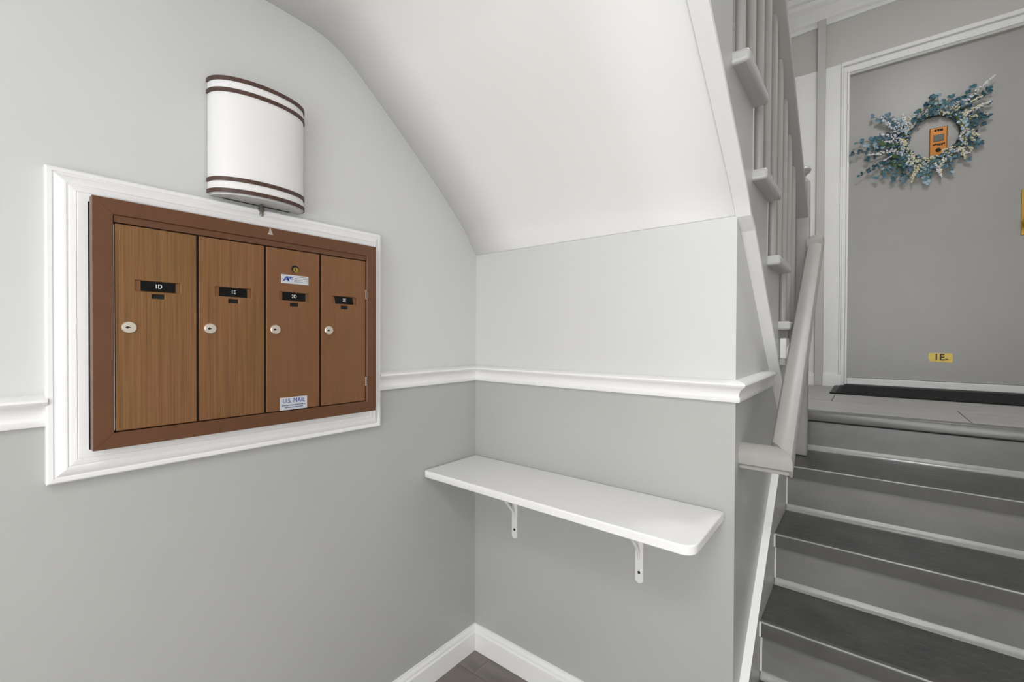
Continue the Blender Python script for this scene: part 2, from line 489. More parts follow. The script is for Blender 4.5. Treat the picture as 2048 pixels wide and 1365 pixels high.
# white edge strip under the upper flight's stringer, carrying on the line of the soffit
SX = 0.030     # the upper stringer stands 3 cm proud of the stair wall
lowpts = [(p[0], p[1]) for p in profR if -0.95 < p[0] <= 0.0][::-1] + [(0.05, 1.446), (0.20, 1.315), (0.455, 1.090), (0.742, 0.852)]
b = MB()
yz_prism(b, [(p, q - 0.003) for p, q in lowpts] + [(p + 0.006, q + 0.008) for p, q in lowpts[::-1]], W - 0.003, W + SX + 0.001)
struct(b.build('trim_5', white))


# lower skirt board, 2 cm proud, with its white top edge
KX = 0.020
def low_up(y): return 0.256 + 0.895 * (y - 0.073)
b = MB(); yz_prism(b, [(0.004, 0.0), (0.90, 0.0), (0.90, 0.80), (0.742, low_up(0.742) - 0.004), (0.004, low_up(0.004) - 0.004)], W - 0.004, W + KX)
struct(b.build('trim_6', stair_grey))
b = MB(); yz_prism(b, [(0.002, low_up(0.002) - 0.004), (0.742, low_up(0.742) - 0.004), (0.742, low_up(0.742)), (0.002, low_up(0.002))], W - 0.003, W + KX + 0.0015)
struct(b.build('trim_9', white))

# landing: floor slab and plank tiles
lf = struct(MB().box(0.0, XR, 1.11, YD, L - 0.16, L - 0.003).build('floor_landing', dark_line))
rows = [(1.118, 1.475, (0.0, 1.455, XR)), (1.475, 1.825, (0.0, 1.012, 1.75, XR)), (1.825, 2.14, (0.0, 0.62, 1.50, XR)), (2.14, YD, (0.0, 1.20, XR))]
for y0, y1, xs in rows:
    for xa, xb in zip(xs[:-1], xs[1:]):
        MB().box(xa + 0.0015, xb - 0.0015, y0 + 0.0015, y1 - 0.0015, L - 0.006, L).build('floor_plank', land_m, lf, bevel=0.001, seg=1)

# crown moulding of the landing
CP = [(0.0, 0.0), (0.012, 0.0), (0.014, 0.018), (0.030, 0.030), (0.034, 0.050), (0.060, 0.085), (0.082, 0.105), (0.090, 0.125), (0.112, 0.132), (0.115, 0.165), (0.0, 0.165)]
crown = lambda d, h, a: (a, YD - d, ZC - 0.185 + h * 1.12)
struct(MB().prism(CP, crown, 0.0, XR).build('trim_7', white_flat))
# baseboard of the landing
struct(MB().prism([(0, 0), (0.016, 0), (0.016, 0.062), (0.010, 0.078), (0.0, 0.084)], lambda d, h, a: (a, YD - d - 0.012, L + h), 0.55, 1.018).build('baseboard_landing', white_flat, smooth=True))
# white flat panelling between the two flat doors
struct(MB().box(0.775, 1.006, YD - 0.012, YD, L, 2.931).build('trim_8', white_flat))

# ---- flat door with casing
d1 = struct(empty('door_1'), 'grey painted flat door with a blue and white wreath')
MB().box(DLX0, DLX1, YD + 0.012, YD + 0.05, DLZ0, DLZ1).build('door_leaf', door_grey, d1)
b = MB()
zt = 2.931
b.box(1.004, 1.014, YD - 0.024, YD, L, zt - 0.024); b.box(1.014, 1.034, YD - 0.006, YD, L, zt - 0.056); b.box(1.034, DLX0, YD - 0.016, YD + 0.04, L, zt - 0.071)
b.box(1.004, 1.95, YD - 0.024, YD, zt - 0.024, zt); b.box(1.014, 1.94, YD - 0.006, YD, zt - 0.056, zt - 0.024); b.box(1.034, 1.90, YD - 0.016, YD + 0.02, zt - 0.070, zt - 0.0565)
b.box(DLX1, 1.885, YD - 0.016, YD + 0.04, L, DLZ1 + 0.02); b.box(1.885, 1.90, YD - 0.006, YD, L, zt - 0.012); b.box(1.90, 1.95, YD - 0.024, YD, L, zt)
b.build('door_casing', white_flat, d1, bevel=0.002)
b = MB(); b.box(1.034, 1.90, YD - 0.01, YD + 0.05, DLZ1, DLZ1 + 0.022)
b.build('door_stop', landing_wall, d1)
MB().box(DLX0, DLX1, YD - 0.012, YD + 0.05, L + 0.018, DLZ0 - 0.002).build('threshold', white_flat, d1, bevel=0.004)
MB().box(DLX0 - 0.01, DLX1, YD - 0.02, YD + 0.05, L, L + 0.018).build('sill_gap', mat('dark_saddle', (70, 69, 67), 0.5), d1)
b = MB(); b.box(1.792, 1.845, YD + 0.008, YD + 0.0125, 1.728, 1.975)
lp = b.build('lock_plate', brass, d1, bevel=0.0015)
tag(lp, 'brass lock plate')
MB().lathe([(0.016, -0.022), (0.018, -0.018), (0.018, 0.0)], (1.82, YD + 0.010, 1.93), 'y').build('lock_cylinder', brass, d1, smooth=True)
MB().lathe([(0.012, 0.004), (0.012, -0.03), (0.028, -0.045), (0.030, -0.062), (0.018, -0.074), (0.0, -0.075)], (1.82, YD + 0.010, 1.79), 'y').build('door_knob', brass, d1, smooth=True)
# ---- second door of the landing, mostly hidden behind the banister
d3 = struct(empty('door_3'))
b = MB()
b.box(0.755, 0.775, YD - 0.022, YD, L, 2.9055); b.box(0.715, 0.755, YD - 0.012, YD, L, 2.906)
b.box(-0.0 + 0.02, 0.775, YD - 0.022, YD, 2.906, 2.931)
b.build('door_casing', white_flat, d3, bevel=0.002)
MB().box(0.02, 0.715, YD - 0.006, YD, L + 0.02, 2.89).build('door_leaf', white_flat, d3)

# ------------------------------------------------------------------ lower flight
st = tag(empty('staircase'), 'dark grey lower stair flight with rubber treads rising to the door', 'staircase')
XS = XR - 0.003
R0 = L / 5
X0 = W + KX + 0.001
RIS = [(0.012, 0.0, R0), (0.252, R0, 2 * R0), (0.500, 2 * R0, 3 * R0), (0.762, 3 * R0, 4 * R0), (1.090, 4 * R0, L)]   # riser plane y, bottom z, top z
cove_prof = [(0, 0), (0.0145, 0), (0.0145, 0.004), (0.010, 0.0075), (0.0065, 0.014), (0.005, 0.022), (0, 0.022)]
for i, (ry, z0, z1) in enumerate(RIS):
    MB().box(X0, XS, ry, ry + 0.02, z0, z1 - 0.008).build('riser', riser_grey, st)
    if i > 0:
        zc = z0
        MB().prism(cove_prof, lambda d, h, a, ry=ry, zc=zc: (a, ry - d, zc + h), X0 + 0.001, XS).build('cove_strip', cove_m, st, smooth=True)
    if i < 4:
        ry2 = RIS[i + 1][0]
        # rubber tread: top sheet
        MB().box(X0, XS, ry - 0.012, ry2 - 0.0005, z1 - 0.010, z1).build('tread', rubber_m, st)
        # nosing: rounded front lip hanging over the riser
        NP = [(0.0015, -0.044), (0.0, -0.004), (0.004, 0.0010), (0.016, 0.0010), (0.016, -0.044)]
        MB().prism(NP, lambda d, h, a, ry=ry, z1=z1: (a, ry - 0.018 + d, z1 + h), X0, XS).build('nosing', nosing_m, st)
        MB().tube([(X0, ry - 0.0160, z1 - 0.0012), (XS, ry - 0.0160, z1 - 0.0012)], 0.0027, 10).build('worn_highlight_nosing', worn_highlight_m, st, smooth=True)
        # white caulk where the step meets the wall
        if i > 0:
            MB().tube([(X0 + 0.001, ry - 0.003, z0 + 0.02), (X0 + 0.001, ry - 0.002, (z0 + z1) / 2), (X0 + 0.002, ry - 0.003, z1 - 0.046), (X0 + 0.001, ry - 0.020, z1 - 0.040), (X0 + 0.001, ry - 0.020, z1)], 0.0028, 6).build('caulk_bead', caulk, st)
    else:
        NP = [(0.0, -0.044), (-0.004, -0.040), (-0.004, -0.010), (0.0, -0.003), (0.008, 0.0), (0.03, 0.0), (0.03, -0.044)]
        MB().prism(NP, lambda d, h, a: (a, 1.084 + d, L + h), X0, XS).build('nosing', mat('landing_nosing_paint', (110, 109, 106), 0.24, noise=((5, 5, 9), 0.1, 5)), st, bevel=0.0015)
        MB().box(X0, XS, 1.0795, 1.0905, L - 0.0475, L - 0.0440).build('joint_strip', dark_line, st)
        MB().box(X0, XS, 1.1135, 1.119, L - 0.03, L - 0.0005).build('joint_strip', dark_line, st)

# ------------------------------------------------------------------ upper flight
su = tag(empty('staircase'), 'grey upper stair flight rising overhead above the sloped white soffit', 'staircase')
UR = 0.183
RUN = 0.220
XT = W + SX           # stringer face
backs = {k: -0.20 + RUN * (5 - k) for k in range(1, 9)}
saw2 = [(backs[1] + RUN, L)]
for k in range(1, 8):
    yf = backs[k] + RUN; zt_ = L + UR * k
    saw2 += [(yf, zt_ - 0.028), (backs[k], zt_ - 0.028)]
ytop = backs[7]
bot = [(p, q + 0.004) for p, q in lowpts if p > ytop + 0.02]
b = MB(); yz_prism(b, saw2 + [(ytop, 1.99)] + bot + [(0.90, 0.80)], W - 0.02, XT)
b.build('stringer', stair_grey, su)
for k in range(1, 7):
    zt_ = L + UR * k; y0 = backs[k]; y1 = y0 + RUN
    MB().box(0.003, XT + 0.033, y0 - 0.002, y1 + 0.012, zt_ - 0.028, zt_).build('tread', stair_grey, su, bevel=0.0075, seg=3)
    MB().box(0.003, W - 0.022, y1 - 0.02, y1 - 0.001, zt_ - UR, zt_ - 0.028).build('riser', stair_grey, su)
yl = backs[6]
MB().box(0.003, XT + 0.033, yl - 0.02, yl + 0.012, L + UR * 7 - 0.028, L + UR * 7).build('landing_nosing', stair_grey, su, bevel=0.010, seg=4)
MB().box(0.003, W - 0.022, yl - 0.02, yl - 0.001, L + UR * 6, L + UR * 7 - 0.028).build('riser', stair_grey, su)
struct(MB().box(0.0, W - 0.004, YF, yl - 0.025, 2.02, L + UR * 7).build('floor_upper', land_m))

# banister of the upper flight
bn = tag(empty('banister'), 'grey painted banister of round balusters above the stair wall', 'banister')
XB = W + 0.033


def rail_z(y): return 2.110 - 0.715 * (y - 0.308)      # underside of the rail


for k in range(1, 7):
    for dy in (0.060, 0.170):
        yb = backs[k] + dy
        if yb > 0.80: continue
        z0 = L + UR * k
        MB().tube([(XB, yb, z0), (XB, yb, rail_z(yb) + 0.01)], 0.0108, 14).build('baluster', rail_grey, bn, smooth=True)
RPf = [(-0.031, 0.0), (0.031, 0.0), (0.033, 0.003), (0.033, 0.026), (0.028, 0.038), (0.018, 0.045), (0.0, 0.048), (-0.018, 0.045), (-0.028, 0.038), (-0.033, 0.026), (-0.033, 0.003)]
nx0, nx1, ny0, ny1 = 0.912, 0.960, 0.940, 0.988
MB().prism(RPf, lambda p, q, a: (XB + p, a, rail_z(a) + q * 1.2), -0.90, ny0 + 0.002).build('handrail', rail_grey, bn, smooth=True)
nw = MB().box(nx0, nx1, ny0, ny1, 4 * L / 5 + 0.001, 1.812).build('newel_post', rail_grey, bn, bevel=0.006, seg=3)
MB().lathe([(0.020, -0.006), (0.018, 0.004), (0.009, 0.010), (0.008, 0.018), (0.014, 0.026), (0.024, 0.034), (0.028, 0.044), (0.025, 0.053), (0.015, 0.060), (0.0, 0.062)], ((nx0 + nx1) / 2, (ny0 + ny1) / 2, 1.814), 'z', 20).build('newel_cap', rail_grey, nw, smooth=True)

# wall handrail of the lower flight
hr = tag(empty('wall_handrail'), 'grey wall handrail climbing beside the lower stairs, turned back at both ends', 'handrail')
HX0, HX1 = 0.957, 1.011
hz0, hsl = 0.826, 0.785
HY0, HY1 = 0.035, 0.945


def hz(y): return hz0 + hsl * (y - HY0)


RP2 = [(-0.022, 0.0), (0.022, 0.0), (0.027, 0.006), (0.027, 0.026), (0.022, 0.038), (0.010, 0.044), (-0.010, 0.044), (-0.022, 0.038), (-0.027, 0.026), (-0.027, 0.006)]
xc = (HX0 + HX1) / 2
b = MB()
# sloping run, mitred 45 degrees against the bottom return
b.prism(RP2, lambda p, q, a: (xc + p, a, hz(max(a, HY0)) + q), HY0 + 0.027, HY1 - 0.0, a0f=lambda p, q: -p)
b.build('rail', rail_grey, hr, smooth=True)
b = MB()
b.prism(RP2, lambda p, q, a: (a, HY0 + 0.027 + p, hz(HY0 + 0.027 + p) * 0.35 + hz(HY0 + 0.027) * 0.65 + q), W, xc, a1f=lambda p, q: -p)
b.build('wall_return', rail_grey, hr, smooth=True)
b = MB()
b.prism([(-0.016, -0.016), (0.016, -0.016), (0.016, 0.002), (-0.016, 0.002)], lambda p, q, a: (a, HY0 + 0.024 + p, hz(HY0 + 0.027) + q), W, HX1 - 0.008)
b.prism([(-0.016, -0.014), (0.016, -0.014), (0.016, 0.002), (-0.016, 0.002)], lambda p, q, a: (xc + p, a, hz(a) + q), HY0 + 0.04, HY1 - 0.02)
b.build('under_strip', rail_grey, hr, bevel=0.002)
b = MB()
b.prism(RP2, lambda p, q, a: (a, HY1 - 0.027 + p, hz(HY1) - 0.020 + q), nx1 - 0.003, xc + 0.026)
b.build('post_return', rail_grey, hr, smooth=True)

# ------------------------------------------------------------------ mailboxes
# white moulded surround: four mitred lengths
ms = tag(empty('mailbox_surround'), 'white moulded wooden frame around the brown mailboxes', 'frame')
IW = 0.054
SP = [(0.0, 0.0), (0.0, 0.019), (0.0025, 0.0215), (0.0085, 0.022), (0.0095, 0.0205), (0.0110, 0.0205), (0.0130, 0.0225), (0.0230, 0.0262), (0.0265, 0.0262), (0.0275, 0.0250), (0.0290, 0.0250), (0.0305, 0.0268), (0.0385, 0.0282), (0.0395, 0.0270), (0.0408, 0.0282), (IW, 0.0288), (IW, 0.0)]
MB().prism(SP, lambda p, q, a: (q, SY0 + p, a), SZ0, SZ1, a0f=lambda p, q: p, a1f=lambda p, q: -p).build('moulding', white, ms, smooth=True)
MB().prism(SP, lambda p, q, a: (q, SY1 - p, a), SZ0, SZ1, a0f=lambda p, q: p, a1f=lambda p, q: -p).build('moulding', white, ms, smooth=True)
MB().prism(SP, lambda p, q, a: (q, a, SZ0 + p), SY0, SY1, a0f=lambda p, q: p, a1f=lambda p, q: -p).build('moulding', white, ms, smooth=True)
MB().prism(SP, lambda p, q, a: (q, a, SZ1 - p), SY0, SY1, a0f=lambda p, q: p, a1f=lambda p, q: -p).build('moulding', white, ms, smooth=True)

mu = tag(empty('mailbox_unit'), 'brown metal apartment mailbox unit with four bronze doors', 'mailbox')
FY0, FY1, FZ0, FZ1 = -1.0685, -0.4768, 0.9590, 1.4205
GY0, GY1, GZ0, GZ1 = -1.0395, -0.5045, 0.9880, 1.3925
XF = 0.060
MB().box(0.002, 0.048, FY0 + 0.008, FY1 - 0.008, FZ0 + 0.008, FZ1 - 0.008).build('cabinet_body', mat('dark_brown_inside', (40, 26, 18), 0.6), mu)
fp = [(0, -0.022), (0, -0.001), (0.001, 0), (GY0 - FY0 - 0.001, 0.0), (GY0 - FY0, -0.001), (GY0 - FY0, -0.022)]
sides = [('v', FY0, 1), ('v', FY1, -1), ('h', FZ0, 1), ('h', FZ1, -1)]
for ax, base, sgn in sides:
    if ax == 'v':
        MB().prism(fp, lambda p, q, a, base=base, sgn=sgn: (XF + q, base + sgn * p, a), FZ0, FZ1, a0f=lambda p, q: p + 0.0002, a1f=lambda p, q: -p - 0.0002).build('frame_side', brown_frame, mu)
    else:
        MB().prism(fp, lambda p, q, a, base=base, sgn=sgn: (XF + q, a, base + sgn * p), FY0, FY1, a0f=lambda p, q: p + 0.0002, a1f=lambda p, q: -p - 0.0002).build('frame_side', brown_frame, mu)
MB().box(0.046, 0.0553, -1.0391, -1.0376, 0.992, 1.374).build('hinge_strip', steel, mu)
MB().box(0.046, 0.0565, GY0 + 0.001, GY1 - 0.002, 1.3785, GZ1 - 0.0006).build('top_rail', brown_frame, mu, bevel=0.0008)
tp = MB().add([(XF + 0.0006, -0.7695, 1.404), (XF + 0.0006, -0.7560, 1.404), (XF + 0.0006, -0.7590, 1.409), (XF + 0.0006, -0.7620, 1.4195), (XF + 0.0006, -0.7645, 1.4195), (XF + 0.0006, -0.7660, 1.409),
               (XF, -0.7695, 1.404), (XF, -0.7560, 1.404), (XF, -0.7590, 1.409), (XF, -0.7620, 1.4195), (XF, -0.7645, 1.4195), (XF, -0.7660, 1.409)],
              [(0, 1, 2, 3, 4, 5), (11, 10, 9, 8, 7, 6)] + [(i, (i + 1) % 6, 6 + (i + 1) % 6, 6 + i) for i in range(6)])
tag(tp.build('tape_scrap', mat('tape_scrap_grey', (170, 160, 148), 0.3), mu), 'small scrap of clear tape')


def plate_holes(bm_, y0, y1, z0, z1, holes, xa, xb):
    ys = sorted({y0, y1, *[h[0] for h in holes], *[h[1] for h in holes]})
    zs = sorted({z0, z1, *[h[2] for h in holes], *[h[3] for h in holes]})
    def solid(i, j):
        if i < 0 or j < 0 or i >= len(ys) - 1 or j >= len(zs) - 1: return False
        cy, cz = (ys[i] + ys[i + 1]) / 2, (zs[j] + zs[j + 1]) / 2
        return not any(h[0] < cy < h[1] and h[2] < cz < h[3] for h in holes)
    for i in range(len(ys) - 1):
        for j in range(len(zs) - 1):
            if not solid(i, j): continue
            a, c, d, e = ys[i], ys[i + 1], zs[j], zs[j + 1]
            bm_.quad((xb, a, d), (xb, c, d), (xb, c, e), (xb, a, e))
            bm_.quad((xa, a, d), (xa, a, e), (xa, c, e), (xa, c, d))
            if not solid(i - 1, j): bm_.quad((xa, a, d), (xb, a, d), (xb, a, e), (xa, a, e))
            if not solid(i + 1, j): bm_.quad((xa, c, d), (xa, c, e), (xb, c, e), (xb, c, d))
            if not solid(i, j - 1): bm_.quad((xa, a, d), (xa, c, d), (xb, c, d), (xb, a, d))
            if not solid(i, j + 1): bm_.quad((xa, a, e), (xb, a, e), (xb, c, e), (xa, c, e))


XD = 0.0555
names = ['1D', '1E', '2D', '2E']
words_ = ['first and grained', 'second', 'third, with stickers', 'last, beside the hinge gap']
for i in range(4):
    y0 = -1.0365 + 0.1335 * i; y1 = y0 + 0.1285
    z0, z1 = 0.9895, 1.3765
    sy0, sy1, sz0, sz1 = y0 + 0.029, y0 + 0.1005, 1.254, 1.274
    sm0, sm1, sq0, sq1 = y0 + 0.0545, y0 + 0.0745, 1.2405, 1.2490
    b = MB(); plate_holes(b, y0, y1, z0, z1, [(sy0, sy1, sz0, sz1), (sm0, sm1, sq0, sq1)], XD - 0.006, XD)
    dm = bronze_grain if i < 2 else bronze_plain
    d = b.build('mailbox_door', dm, mu, weld=True)
    bv = d.modifiers.new('bevel', 'BEVEL'); bv.width = 0.0012; bv.segments = 2; bv.limit_method = 'ANGLE'; bv.angle_limit = math.radians(50)
    MB().box(XD - 0.012, XD - 0.0045, sy0 - 0.003, sy1 + 0.003, sz0 - 0.003, sz1 + 0.003).build('slot_back', bronze_plain, d)
    MB().box(XD - 0.012, XD - 0.0050, sm0 - 0.003, sm1 + 0.003, sq0 - 0.002, sq1 + 0.002).build('peep_back', dark_line, d)
    dy = 0.0 if i < 3 else 0.0
    b = MB(); sk = 0.004 if i == 3 else 0.0
    ca, cb = sy0 + 0.009, sy1 - 0.0075
    b.add([(XD - 0.0044, ca + sk, sz0 + 0.0005), (XD - 0.0044, cb, sz0 + 0.0005), (XD - 0.0044, cb - sk, sz1 - 0.0005), (XD - 0.0044, ca, sz1 - 0.0005),
           (XD - 0.0028, ca + sk, sz0 + 0.0005), (XD - 0.0028, cb, sz0 + 0.0005), (XD - 0.0028, cb - sk, sz1 - 0.0005), (XD - 0.0028, ca, sz1 - 0.0005)],
          [(0, 1, 2, 3), (4, 5, 6, 7), (0, 1, 5, 4), (1, 2, 6, 5), (2, 3, 7, 6), (3, 0, 4, 7)])
    cd = b.build('name_card', black, d)
    text('number_print', names[i], 0.0118, (XD - 0.0026, (ca + cb) / 2, (sz0 + sz1) / 2 + 0.0005), (0, 1, 0), (0, 0, 1), near_white, cd, 0.0002, sx=0.85)
    ly = y0 + 0.0195; lz = 1.1835
    lk = MB().lathe([(0.0113, -0.002), (0.0113, 0.003), (0.0100, 0.0044), (0.0, 0.0046)], (XD, ly, lz), 'x', 28).build('lock', nickel, d, smooth=True)
    MB().lathe([(0.0062, 0.0), (0.0062, 0.0008), (0.0055, 0.0012), (0.0, 0.0012)], (XD + 0.0044, ly, lz), 'x', 20).build('lock_plug', nickel, lk, smooth=True) if False else None
    b = MB(); b.add([(XD + 0.0050, ly - 0.0062, lz), (XD + 0.0050, ly - 0.0030, lz - 0.0026), (XD + 0.0050, ly + 0.0000, lz - 0.0010), (XD + 0.0050, ly + 0.0030, lz), (XD + 0.0050, ly + 0.0000, lz + 0.0010), (XD + 0.0050, ly - 0.0030, lz + 0.0026),
                     (XD + 0.0042, ly - 0.0062, lz), (XD + 0.0042, ly - 0.0030, lz - 0.0026), (XD + 0.0042, ly + 0.0000, lz - 0.0010), (XD + 0.0042, ly + 0.0030, lz), (XD + 0.0042, ly + 0.0000, lz + 0.0010), (XD + 0.0042, ly - 0.0030, lz + 0.0026)],
                    [(0, 1, 2, 3, 4, 5), (11, 10, 9, 8, 7, 6)] + [(q, (q + 1) % 6, 6 + (q + 1) % 6, 6 + q) for q in range(6)])
    b.build('keyhole', dark_line, lk)
    if i == 2:
        md_ = y0 + 0.0660
        ml = MB().lathe([(0.0125, -0.001), (0.0125, 0.0006), (0.0095, 0.0006), (0.009, -0.0015), (0.0, -0.0015)], (XD + 0.0005, md_, 1.331), 'x', 28).build('master_lock_ring', bronze_plain, d, smooth=True)
        MB().lathe([(0.0092, -0.001), (0.0092, 0.0006), (0.0, 0.0007)], (XD + 0.0002, md_, 1.331), 'x', 24).build('master_lock_recess', dark_line, ml, smooth=True)
        MB().lathe([(0.0066, 0), (0.0064, 0.0020), (0.0, 0.0022)], (XD + 0.0006, md_ + 0.0010, 1.3290), 'x', 20).build('master_lock_plug', brass, ml, smooth=True)
        MB().box(XD + 0.0026, XD + 0.0032, md_ - 0.0008, md_ + 0.0012, 1.3255, 1.3335).build('keyhole', dark_line, ml)
        # maker's plate
        pl = MB().box(XD, XD + 0.0006, -0.7365, -0.6700, 1.2950, 1.3160).build('maker_plate', silver, d, bevel=0.0003)
        X1 = XD + 0.0009
        b = MB()
        def poly(pts, b=b):
            nn = len(pts)
            b.add([(X1, p, q) for p, q in pts] + [(X1 - 0.0004, p, q) for p, q in pts], [tuple(range(nn)), tuple(range(2 * nn - 1, nn - 1, -1))] + [(j, (j + 1) % nn, nn + (j + 1) % nn, nn + j) for j in range(nn)])
        oy, oz = -0.7330, 1.3005
        poly([(oy, oz), (oy + 0.0035, oz), (oy + 0.0115, oz + 0.0115), (oy + 0.0085, oz + 0.0115)])
        poly([(oy + 0.0085, oz + 0.0115), (oy + 0.0130, oz + 0.0115), (oy + 0.0165, oz - 0.0005), (oy + 0.0120, oz - 0.0005)])
        poly([(oy + 0.0055, oz + 0.0030), (oy + 0.0140, oz + 0.0030), (oy + 0.0135, oz + 0.0050), (oy + 0.0070, oz + 0.0050)])
        poly([(oy + 0.0150, oz + 0.0115), (oy + 0.0250, oz + 0.0115), (oy + 0.0250, oz + 0.0090), (oy + 0.0160, oz + 0.0090)])
        poly([(oy + 0.0158, oz + 0.0092), (oy + 0.0182, oz + 0.0092), (oy + 0.0192, oz + 0.0060), (oy + 0.0168, oz + 0.0060)])
        poly([(oy + 0.0170, oz + 0.0070), (oy + 0.0250, oz + 0.0070), (oy + 0.0250, oz + 0.0048), (oy + 0.0178, oz + 0.0048)])
        b.build('logo_print', blue, pl)
        b = MB()
        for r_ in range(4):
            yy = -0.7055
            while yy < -0.6755 - (0.008 if r_ == 3 else 0):
                ln = random.uniform(0.0015, 0.0055)
                b.box(X1 - 0.0004, X1 - 0.0001, yy, yy + ln, 1.3120 - 0.0040 * r_, 1.3134 - 0.0040 * r_); yy += ln + 0.001
        b.build('small_print', mat('grey_print', (128, 130, 140), 0.5), pl)
        for yy in (-0.7345, -0.6730):
            MB().lathe([(0.0020, 0), (0.0016, 0.0009), (0, 0.001)], (XD + 0.0006, yy, 1.3045), 'x', 12).build('rivet', steel, pl, smooth=True)
        # postal sticker
        us = MB().box(XD, XD + 0.0005, -0.7395, -0.6735, 0.9900, 1.0205).build('postal_sticker', silver, d, bevel=0.0002)
        text('postal_print', 'U.S. MAIL', 0.0155, (XD + 0.0007, -0.7062, 1.0117), (0, 1, 0), (0, 0, 1), blue, us, 0.0002, sx=0.86)
        b = MB()
        for r_, (a_, c_) in enumerate(((-0.7350, -0.6780), (-0.7280, -0.6840))):
            yy = a_
            while yy < c_:
                ln = random.uniform(0.0012, 0.005)
                b.box(XD + 0.0005, XD + 0.0008, yy, yy + ln, 1.0000 - 0.0050 * r_, 1.0021 - 0.0050 * r_); yy += ln + 0.0009
        b.build('small_print', blue_dk, us)
for zc in (1.285, 1.043):
    MB().tube([(XD - 0.001, -0.5053, zc - 0.013), (XD - 0.001, -0.5053, zc + 0.013)], 0.0016, 10).build('hinge_pin', steel, mu, smooth=True)

# ------------------------------------------------------------------ wall sconce
sc = tag(empty('wall_sconce'), 'white half-round wall sconce with dark wooden bands above the mailboxes', 'wall lamp')
CY = -0.7685; HWD = 0.1035; DEP = 0.0665; Z0, Z1 = 1.4805, 1.735


def arc(hw, dp, n=40, x0=0.006):
    return [(x0 + dp * math.sin(math.pi * k / n) ** 0.85, CY - hw * math.cos(math.pi * k / n)) for k in range(n + 1)]


def shell(bm_, hw, dp, th, z0, z1):
    o_, i_ = arc(hw, dp), arc(hw - th, dp - th)
    ring = o_ + i_[::-1]; nn = len(ring)
    bm_.add([(p, q, z0) for p, q in ring] + [(p, q, z1) for p, q in ring],
            [(j, (j + 1) % nn, nn + (j + 1) % nn, nn + j) for j in range(nn)]
            + [(j, nn - 1 - j, nn - 2 - j, j + 1) for j in range(len(o_) - 1)] + [(nn + j, nn + j + 1, 2 * nn - 2 - j, 2 * nn - 1 - j) for j in range(len(o_) - 1)])


b = MB(); shell(b, HWD, DEP, 0.003, Z0 + 0.002, Z1 - 0.001); b.build('shade', shade_m, sc, smooth=True)
for zc in (Z1 - 0.0045, 1.7055, 1.5120, Z0 + 0.0065):
    b = MB(); shell(b, HWD + 0.0028, DEP + 0.0028, 0.0028, zc - 0.0042, zc + 0.0042); b.build('band', band_m, sc, smooth=True)
    for s_ in (-1, 1):
        MB().lathe([(0.0025, 0), (0.0025, 0.002), (0.0, 0.002)], (0.005, CY + s_ * (HWD + 0.0010), zc), 'x', 10).build('band_clip', steel, sc, smooth=True)
ar = arc(HWD - 0.004, DEP - 0.004); nn = len(ar)
MB().add([(p, q, Z0 - 0.001) for p, q in ar] + [(p, q, Z0 + 0.002) for p, q in ar], [tuple(range(nn)), tuple(range(2 * nn - 1, nn - 1, -1))] + [(j, (j + 1) % nn, nn + (j + 1) % nn, nn + j) for j in range(nn)]).build('bottom_plate', mat('pale_grey_enamel', (206, 205, 202), 0.4), sc)
MB().box(0.0, 0.006, CY - HWD + 0.004, CY + HWD - 0.004, Z0, Z1 - 0.004).build('back_plate', steel, sc)
MB().box(0.006, 0.011, CY - HWD + 0.028, CY + HWD - 0.03, Z0 - 0.0018, Z0).build('vent_slot', dark_line, sc)
MB().lathe([(0.004, 0.0), (0.005, -0.003), (0.003, -0.006), (0.0070, -0.009), (0.0078, -0.014), (0.005, -0.018), (0.0035, -0.021), (0.0045, -0.024), (0.0035, -0.029), (0.0, -0.030)], (0.022, CY + 0.002, Z0), 'z', 18).build('finial', steel_dk, sc, smooth=True)

